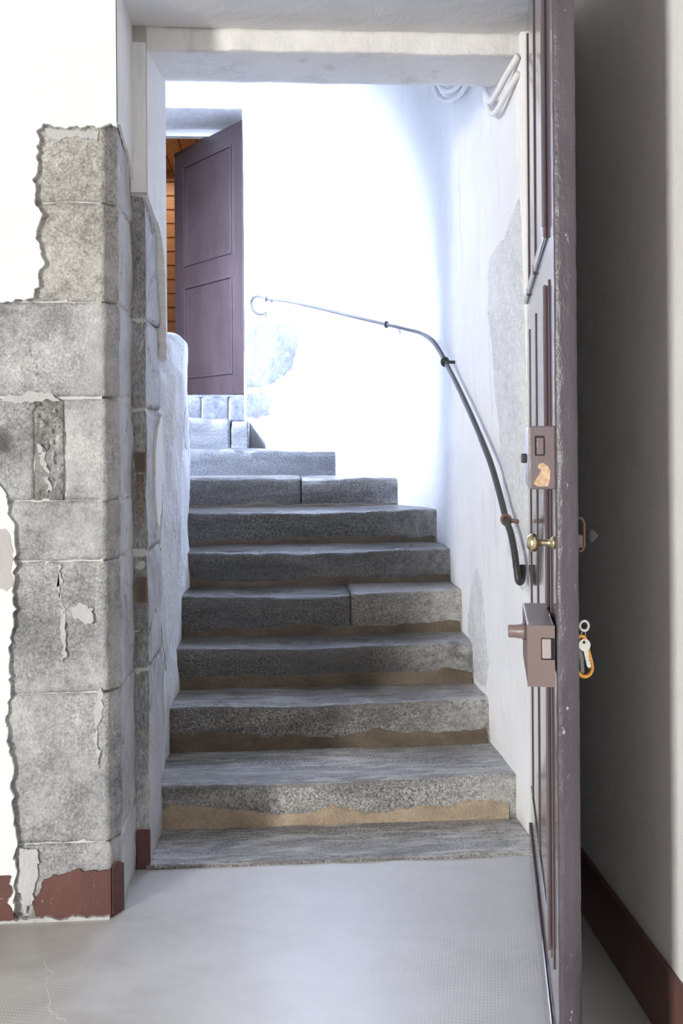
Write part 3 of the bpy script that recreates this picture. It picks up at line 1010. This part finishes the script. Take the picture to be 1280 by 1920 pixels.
def band(xl, xr, yf, z0, h, mat, parent, seed, wave=0.010, label=None):
    """mortar fillet left along the foot of a riser, wavy upper edge"""
    nx = int((xr - xl) / 0.012)
    V, Fs = [], []
    for i in range(nx + 1):
        x = xl + (xr - xl) * i / nx
        hh = max(0.006, h + wave * 1.6 * fbm(x * 5, seed, 0, 5))
        pts = [(-0.010 - 0.004 * fbm(x * 9, seed, 3, 3), -0.004), (-0.0075, hh * 0.35), (-0.0060, hh * 0.8), (-0.0035, hh - 0.003), (0.006, hh + 0.002)]
        for dy, z in pts:
            V.append((x - OX, yf + dy + 0.0015 * fbm(x * 20, z * 20, seed, 3) - OY, z0 + z))
    n = 5
    for i in range(nx):
        for j in range(n - 1):
            Fs.append((i * n + j, i * n + j + 1, (i + 1) * n + j + 1, (i + 1) * n + j))
    o = mesh('mortar_band', V, Fs, mat, parent, True)
    if label:
        o['label'] = label
    return o


YS = [2.92, 3.17, 3.49, 3.72, 3.93, 4.15, 4.41, 4.71, 5.00, 5.30]
ZS = [0.014, 0.160, 0.327, 0.484, 0.652, 0.803, 0.955, 1.092, 1.228, 1.372]
# threshold slab, hardly above the floor
step_block('step', -0.405, 0.80, 2.905, 3.19, -0.02, ZS[0], M_STEP_DUSTY, st, 1.0, 0.003, nosing=0.008)
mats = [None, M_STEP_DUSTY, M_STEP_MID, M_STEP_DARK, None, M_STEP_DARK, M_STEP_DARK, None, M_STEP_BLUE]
for i in range(1, 9):
    xl = -0.41 if i < 6 else -1.64
    zb = ZS[i - 1] - 0.03
    yb = YS[i + 1] + 0.03
    if i == 4:
        s = empty('step', (0, 0, 0), 0, st)
        step_block('stone_slab', xl, 0.290, YS[i], yb, zb, ZS[i], M_STEP_DARK, s, 4.1, 0.013)
        step_block('stone_slab', 0.294, 0.9, YS[i], yb, zb, ZS[i] + 0.005, M_STEP_TAN, s, 4.6, 0.012)
    elif i == 7:
        s = empty('step', (0, 0, 0), 0, st)
        step_block('stone_slab', xl, 0.108, YS[i], yb, zb, ZS[i] + 0.004, M_STEP_DARK, s, 7.1, 0.004)
        step_block('stone_slab', 0.114, 0.9, YS[i], yb, zb, ZS[i], M_STEP_DARK, s, 7.6, 0.004, chip=(0.165, 0.06, 0.020))
    else:
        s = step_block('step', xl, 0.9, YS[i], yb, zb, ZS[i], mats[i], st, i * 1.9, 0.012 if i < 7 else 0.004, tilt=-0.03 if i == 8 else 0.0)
    if i < 8:
        hb = [0, 0.050, 0.062, 0.048, 0.034, 0.032, 0.026, 0.014][i]
        xe = min(xr_at(YS[i]) - 0.01, 0.76)
        band(-0.39 if i < 6 else -0.9, xe, YS[i], ZS[i - 1], hb, M_BAND_TAN if i == 1 else M_BAND_BROWN, s, i * 3.3, 0.020 if i < 4 else 0.013)
# block in front of the upper door
s9 = empty('step', (0, 0, 0), 0, st)
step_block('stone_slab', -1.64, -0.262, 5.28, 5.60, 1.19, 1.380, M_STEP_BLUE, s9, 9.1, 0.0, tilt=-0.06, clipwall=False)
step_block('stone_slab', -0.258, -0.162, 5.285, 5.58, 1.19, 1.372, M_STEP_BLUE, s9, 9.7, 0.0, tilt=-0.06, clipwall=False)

# ------------------------------------------------------------------ handrail
hr = empty('iron_handrail', (0.735, 2.93, 0.84))
tag(hr, 'thin dark wrought-iron handrail curving up the stair wall with hooked ends', 'handrail')
RAIL = [(0.735, 2.940, 0.880), (0.735, 2.960, 0.925), (0.733, 3.000, 0.982), (0.731, 3.051, 1.020), (0.728, 3.14, 1.109), (0.725, 3.242, 1.195), (0.721, 3.351, 1.267), (0.717, 3.484, 1.345), (0.712, 3.637, 1.429), (0.706, 3.805, 1.517), (0.701, 3.977, 1.599), (0.697, 4.086, 1.653),
        (0.685, 4.22, 1.715), (0.660, 4.38, 1.765), (0.610, 4.52, 1.800), (0.530, 4.65, 1.838), (0.380, 4.82, 1.898), (0.220, 4.98, 1.960), (0.060, 5.15, 2.020), (-0.060, 5.29, 2.055)]
off = Vector(hr.location)
loc = lambda L: [Vector(p) - off for p in L]
tube('rail_rod', loc(RAIL), [0.0108] * 6 + [0.0100] * 6 + [0.0085] * 6, M_IRON, hr, 10, 5)
tube('hooked_end', loc([(0.735, 2.945, 0.900), (0.735, 2.932, 0.868), (0.737, 2.927, 0.846), (0.745, 2.935, 0.836), (0.756, 2.952, 0.842), (0.762, 2.965, 0.862), (0.764, 2.972, 0.885)]), 0.0105, M_IRON, hr, 10, 5)
tube('curled_end', loc([(-0.060, 5.29, 2.055), (-0.095, 5.335, 2.075), (-0.128, 5.37, 2.075), (-0.145, 5.395, 2.050), (-0.140, 5.40, 2.015), (-0.115, 5.40, 1.99), (-0.085, 5.40, 1.985), (-0.065, 5.40, 1.998)]), 0.0085, M_IRON, hr, 10, 5)


def ring_clip(p, wall, r, mat):
    p, wall = Vector(p), Vector(wall)
    d = (wall - p).normalized()
    c = [p + Vector((0, 0, 1)) * (r * math.sin(a)) + d * (r * math.cos(a)) for a in [2 * PI * k / 14 for k in range(14)]]
    b = tube('bracket', [q - off for q in c], r * 0.36, mat, hr, 8, 0, True)
    tube('bracket_pin', [p + d * r - off, wall - off], r * 0.42, mat, b, 8)


ring_clip((0.731, 3.051, 1.020), (0.785, 3.062, 1.012), 0.0155, M_RUST)
ring_clip((0.700, 3.985, 1.603), (0.765, 4.02, 1.603), 0.017, M_IRON)
ring_clip((0.530, 4.65, 1.838), (0.60, 4.72, 1.838), 0.014, M_IRON)
ring_clip((-0.060, 5.29, 2.055), (-0.03, 5.38, 2.055), 0.015, M_IRON)

# ------------------------------------------------------------------ whitewashed cables near the lintel
cab = [
    ('white cable nearest the lintel, upper of the right pair', [(0.742, 2.90, 2.455), (0.722, 2.97, 2.420), (0.712, 3.06, 2.395), (0.712, 3.14, 2.400), (0.716, 3.22, 2.440), (0.72, 3.29, 2.52), (0.72, 3.32, 2.70)], 0.011),
    ('white cable hanging lowest at the right of the lintel', [(0.745, 2.91, 2.405), (0.728, 2.98, 2.375), (0.718, 3.06, 2.350), (0.714, 3.12, 2.352), (0.716, 3.20, 2.395), (0.72, 3.27, 2.48), (0.72, 3.30, 2.70)], 0.010),
    ('white cable loop far on the stair wall, upper of the left pair', [(0.725, 3.55, 2.70), (0.715, 3.68, 2.655), (0.708, 3.85, 2.69), (0.705, 4.02, 2.76), (0.70, 4.15, 2.85), (0.70, 4.22, 2.98)], 0.012),
    ('white cable loop far on the stair wall, lower of the left pair', [(0.73, 3.48, 2.66), (0.718, 3.62, 2.615), (0.71, 3.80, 2.640), (0.705, 3.98, 2.70), (0.70, 4.14, 2.79), (0.70, 4.24, 2.92)], 0.010)]
for lab, pts, r in cab:
    o = tube('wall_cable', pts, r, M_CABLE, None, 10, 6)
    tag(o, lab, 'cable', 'whitewashed cables by the lintel')

# ------------------------------------------------------------------ the open entrance door
d1 = empty('door_1', (0.7605, 2.888, 0.0), math.atan2(-0.977, -0.215))
tag(d1, 'tall glossy brown-violet panelled door standing open on the right', 'door', kind='structure')
DW, DT, DH = 1.213, 0.038, 2.50


def dbox(name, t0, t1, n0, n1, z0, z1, mat, parent=d1, bev=0.0, seg=2):
    """n measured out from the inner face (positive towards the doorway)"""
    return box(name, t0, t1, -n1, -n0, z0, z1, mat, parent, bev, seg)


slab = dbox('door_leaf', 0.0, DW - 0.006, -DT, 0.0, 0.012, DH, M_DOOR, bev=0.0015)
# worn closing edge as a strip of its own
V, Fs = [], []
nz = 200
for j in range(nz + 1):
    z = 0.012 + (DH - 0.012) * j / nz
    for k, (t, nn_) in enumerate(((DW - 0.012, 0.0012), (DW - 0.003, 0.0008), (DW, -0.003), (DW, -0.012), (DW, -0.024), (DW, -0.034), (DW - 0.004, -0.0385), (DW - 0.012, -0.039))):
        q = 0.0018 * fbm(z * 14, k * 1.3, 5, 4)
        V.append((t + q, -nn_ + (0.0012 * fbm(z * 22, k, 9, 3)), z))
for j in range(nz):
    for k in range(7):
        a = j * 8 + k
        Fs.append((a, a + 1, a + 9, a + 8))
mesh('closing_edge', V, Fs, M_DOOR_EDGE, d1, True)


def dmould(t0, t1, z0, z1, n=0.012, w=None):
    return dbox('moulding', t0, t1, 0.0, n, z0, z1, M_DOOR, bev=min(0.004, n * 0.35), seg=2)


for t in (1.005, 0.555, 0.195):     # upper panels
    big = t > 0.9
    dmould(t - (0.040 if big else 0.020), t, 1.71, 2.44, 0.010 if big else 0.0035)
for t0, t1 in ((0.60, 1.005), (0.23, 0.555), (0.01, 0.195)):
    dmould(t0, t1, 1.690, 1.715, 0.008)
for t in (1.005, 0.555, 0.195):     # lower panels
    big = t > 0.9
    dmould(t - (0.040 if big else 0.018), t, 0.25, 1.595, 0.009 if big else 0.003)
dmould(0.10, 1.005, 0.235, 0.258, 0.003)
dmould(1.055, 1.075, 0.25, 1.595, 0.003)
dbox('kick_board', 0.01, DW - 0.03, 0.0, 0.006, 0.012, 0.115, M_DOOR, bev=0.0025)

# night latch
lt = empty('night_latch', (0, 0, 0), 0, d1)
dbox('latch_case', DW - 0.15, DW - 0.004, 0.0, 0.048, 1.193, 1.308, M_LATCH, lt, 0.003)
dbox('latch_slot', DW - 0.005, DW - 0.0035, 0.020, 0.037, 1.254, 1.290, M_BLACK, lt)
dbox('latch_bolt', DW - 0.02, DW + 0.0015, 0.0215, 0.034, 1.256, 1.287, M_LATCH, lt, 0.0015)
dbox('latch_thumb', DW - 0.125, DW - 0.105, 0.048, 0.058, 1.238, 1.256, M_IRON, lt, 0.002)
wear = ragged('worn_patch', [(0.014, 1.199), (0.011, 1.212), (0.010, 1.226), (0.015, 1.236), (0.022, 1.241), (0.031, 1.240), (0.033, 1.233), (0.026, 1.228), (0.029, 1.219), (0.035, 1.212), (0.040, 1.203), (0.028, 1.198)], lambda u, v, d: (DW - 0.004 + d, -u, v), 0.0007, mat_band('bare_wood_wear', (0.42, 0.24, 0.12), (0.62, 0.46, 0.32)), lt, [], 3.0, 0.004, 0.001)

# brass pull knob on the inner face
kn = lathe('brass_knob', [(0.0, 0.0), (0.011, 0.0), (0.012, 0.003), (0.010, 0.006), (0.0065, 0.009), (0.0052, 0.016), (0.0058, 0.024), (0.008, 0.030), (0.015, 0.033), (0.0175, 0.038), (0.0165, 0.044), (0.011, 0.050), (0.0, 0.052)], (DW - 0.035, 0.0, 1.093), (0, -1, 0), M_BRASS, d1)
kn['label'] = 'aged brass pull knob'

# rim lock
rl = empty('rim_lock', (0, 0, 0), 0, d1)
L0, L1 = DW - 0.245, DW - 0.003
dbox('lock_case', L0, L1 - 0.004, 0.004, 0.053, 0.835, 0.946, M_LOCK, rl, 0.004, 3)
boxes('lock_front', [(L1 - 0.006, L1, -0.053, -0.0285, 0.835, 0.946), (L1 - 0.006, L1, -0.0285, -0.004, 0.924, 0.946), (L1 - 0.006, L1, -0.0285, -0.004, 0.835, 0.884)], M_LOCK, rl)
dbox('bolt_slot', L1 - 0.0045, L1 - 0.003, 0.003, 0.0285, 0.884, 0.924, M_BLACK, rl)
dbox('lock_bolt', L1 - 0.03, L1 + 0.0005, 0.0105, 0.027, 0.886, 0.922, M_BOLT, rl, 0.002)
lathe('lock_cylinder', [(0.0, 0.0), (0.0165, 0.0), (0.0165, 0.006), (0.0135, 0.009), (0.0135, 0.016), (0.0125, 0.017), (0.0125, 0.031), (0.010, 0.033), (0.0, 0.033)], (DW - 0.075, -0.053, 0.921), (0, -1, 0), M_LOCK, rl)

# outside: thumb latch with pointed knob, key hole plate
ol = empty('outer_latch', (0, 0, 0), 0, d1)
tube('latch_bow', [(DW - 0.06, DT + 0.0, 1.135), (DW - 0.06, DT + 0.012, 1.136), (DW - 0.06, DT + 0.016, 1.128), (DW - 0.06, DT + 0.016, 1.085), (DW - 0.06, DT + 0.012, 1.076), (DW - 0.06, DT + 0.0, 1.078)], 0.0028, M_RUST, ol, 8)
dbox('latch_block', DW - 0.07, DW - 0.052, -DT - 0.013, -DT, 1.082, 1.106, M_LOCK, ol, 0.002)
lathe('pointed_knob', [(0.0, 0.0), (0.006, 0.0), (0.006, 0.022), (0.012, 0.027), (0.0145, 0.034), (0.010, 0.040), (0.0, 0.049)], (DW - 0.12, DT, 1.098), (0, 1, 0), M_IRON, ol)
dbox('key_plate', DW - 0.16, DW - 0.10, -DT - 0.003, -DT, 0.88, 0.95, M_LOCK, d1, 0.002)

# hinges of the door, on the jamb side
for z in (0.35, 1.25, 2.15):
    tube('hinge', [(0.002, DT + 0.002, z - 0.06), (0.002, DT + 0.002, z + 0.06)], 0.010, M_IRON, d1, 10)

# ------------------------------------------------------------------ keys and carabiner hanging outside the lock
MD = Matrix.Translation(d1.location) @ Matrix.Rotation(d1.rotation_euler.z, 4, 'Z')


def dpt(t, n, z):
    return MD @ Vector((t, -n, z))


def to_world_tube(name, pts, r, mat, sides=10, smooth_n=0, closed=False, parent=None, flat=1.0):
    return tube(name, pts, r, mat, parent, sides, smooth_n, closed, flat)


tk = DW - 0.13
# plane of the hanging bunch: faces the camera
hx = Vector((1, 0.0, 0))


def hp(u, v):
    """u to the right, v up, from the lock keyhole"""
    base = dpt(tk, -DT - 0.004, 0.918)
    return base + hx * (u + 0.006) + Vector((0, 0, v))


def key_shape(name, org, ang, scale, mat, label):
    """flat key: bow with hole, blade with cuts"""
    n = 22
    out = []
    R = 0.0115
    for k in range(n):
        a = math.radians(-60) + math.radians(300) * k / (n - 1)
        out.append((R * math.sin(a + PI / 2 - PI / 2 + PI / 2) * 0 + R * math.cos(a + PI / 2 + math.radians(-30) * 0 - PI / 2 + PI / 2) * 1.0, R * math.sin(a + PI / 2)))
    pts = []
    for k in range(n):
        a = math.radians(-68) + math.radians(316) * k / (n - 1)
        pts.append((R * math.cos(a), R * math.sin(a)))
    pts += [(-0.0040, -0.0125), (-0.0040, -0.040), (-0.0015, -0.044), (0.0018, -0.044), (0.0040, -0.041), (0.0028, -0.037), (0.0042, -0.034), (0.0024, -0.031), (0.0040, -0.027), (0.0030, -0.023), (0.0042, -0.019), (0.0042, -0.0125)]
    hole = [(0.0030 * math.cos(2 * PI * k / 12), 0.0055 + 0.0030 * math.sin(2 * PI * k / 12)) for k in range(12)]
    bm = bmesh.new()
    ov = [bm.verts.new((x * scale, 0, y * scale)) for x, y in pts]
    hv = [bm.verts.new((x * scale, 0, y * scale)) for x, y in hole]
    ed = [bm.edges.new((ov[i], ov[(i + 1) % len(ov)])) for i in range(len(ov))] + [bm.edges.new((hv[i], hv[(i + 1) % len(hv)])) for i in range(len(hv))]
    bmesh.ops.triangle_fill(bm, edges=ed, use_beauty=True)
    r = bmesh.ops.extrude_face_region(bm, geom=bm.faces[:])
    for v in [g for g in r['geom'] if isinstance(g, bmesh.types.BMVert)]:
        v.co.y += 0.0022
    bmesh.ops.recalc_face_normals(bm, faces=bm.faces[:])
    me = bpy.data.meshes.new(name)
    bm.to_mesh(me)
    bm.free()
    o = link(name, me, mat)
    o.location = org
    o.rotation_euler = (0, ang, 0.0)
    tag(o, label, 'key')
    return o


# round bow of the key that sits in the lock
c0 = hp(0.012, 0.004)
kb = to_world_tube('lock_key', [c0 + hx * (0.0085 * math.cos(a)) + Vector((0, 0, 0.0095 * math.sin(a))) for a in [2 * PI * k / 18 for k in range(18)]], 0.0034, M_STEEL, 8, 0, True)
tag(kb, 'silver round-bow key sticking in the outside of the lock', 'key')
sh = tube('key_shank', [c0 - hx * 0.009, c0 - hx * 0.018], 0.0032, M_STEEL, kb, 8)
# orange carabiner
q = [(-0.002, -0.022), (0.004, -0.016), (0.011, -0.018), (0.016, -0.026), (0.020, -0.045), (0.0255, -0.066), (0.027, -0.080), (0.022, -0.090), (0.013, -0.094), (0.004, -0.091), (-0.001, -0.083), (-0.003, -0.060), (-0.004, -0.038)]
car = empty('carabiner', hp(0.012, -0.016))
tag(car, 'orange metal carabiner hanging with keys from the open door', 'carabiner')
cl = [hp(*p) - Vector(car.location) for p in q]
tube('carabiner_body', cl[:-2], 0.0044, M_ORANGE, car, 8, 4)
tube('carabiner_gate', [cl[-3], cl[-2], cl[-1], cl[0]], 0.0026, M_STEEL, car, 8)
key_shape('flat_key', hp(0.010, -0.031) - Vector((0, 0.010, 0)), math.radians(-12), 1.02, M_KEY, 'bright silver flat key on the orange carabiner')
key_shape('flat_key', hp(0.006, -0.046) - Vector((0, 0.004, 0)), math.radians(-3), 0.92, M_DARKSTEEL, 'dark grey flat key hanging behind the bright key')
lk = to_world_tube('split_ring', [hp(0.011, -0.012) + hx * (0.004 * math.cos(a)) + Vector((0, 0, 0.010 * math.sin(a))) for a in [2 * PI * k / 16 for k in range(16)]], 0.0009, M_STEEL, 6, 0, True)
tag(lk, 'thin steel split ring between the lock key and the carabiner', 'ring')

# ------------------------------------------------------------------ the upper brown door
hx2, hy2 = -0.197, 5.585
fx2, fy2 = -0.658, 6.27
ang2 = math.atan2(fy2 - hy2, fx2 - hx2)
d2 = empty('door_2', (hx2, hy2, 1.548), ang2)
tag(d2, 'dark brown two-panel door ajar at the top of the stairs', 'door', kind='structure')
W2 = math.hypot(fx2 - hx2, fy2 - hy2)
H2 = 1.585
# visible face is local +y side
box('door_leaf', 0, W2, -0.036, 0.0, 0, H2, M_DOOR_FAR, d2, 0.002)


def panel2(z0, z1):
    t0, t1 = 0.115, W2 - 0.13
    w = 0.012
    for nm, b in (('moulding', (t0, t0 + w, z0, z1)), ('moulding', (t1 - w, t1, z0, z1)), ('moulding', (t0 + w, t1 - w, z0, z0 + w)), ('moulding', (t0 + w, t1 - w, z1 - w, z1))):
        box(nm, b[0], b[1], 0.0, 0.009, b[2], b[3], M_DOOR_FAR, d2, 0.003)
    boxes('groove', [(t0 - 0.006, t0, 0.0, 0.001, z0 - 0.006, z1 + 0.006), (t1, t1 + 0.006, 0.0, 0.001, z0 - 0.006, z1 + 0.006), (t0, t1, 0.0, 0.001, z0 - 0.006, z0), (t0, t1, 0.0, 0.001, z1, z1 + 0.006)], M_DOOR_GROOVE, d2)


panel2(0.12, 0.70)
panel2(0.83, 1.47)
lathe('keyhole', [(0, 0), (0.009, 0), (0.009, 0.002), (0, 0.002)], (W2 - 0.06, 0.0, 0.85), (0, 1, 0), M_BLACK, d2, 12)
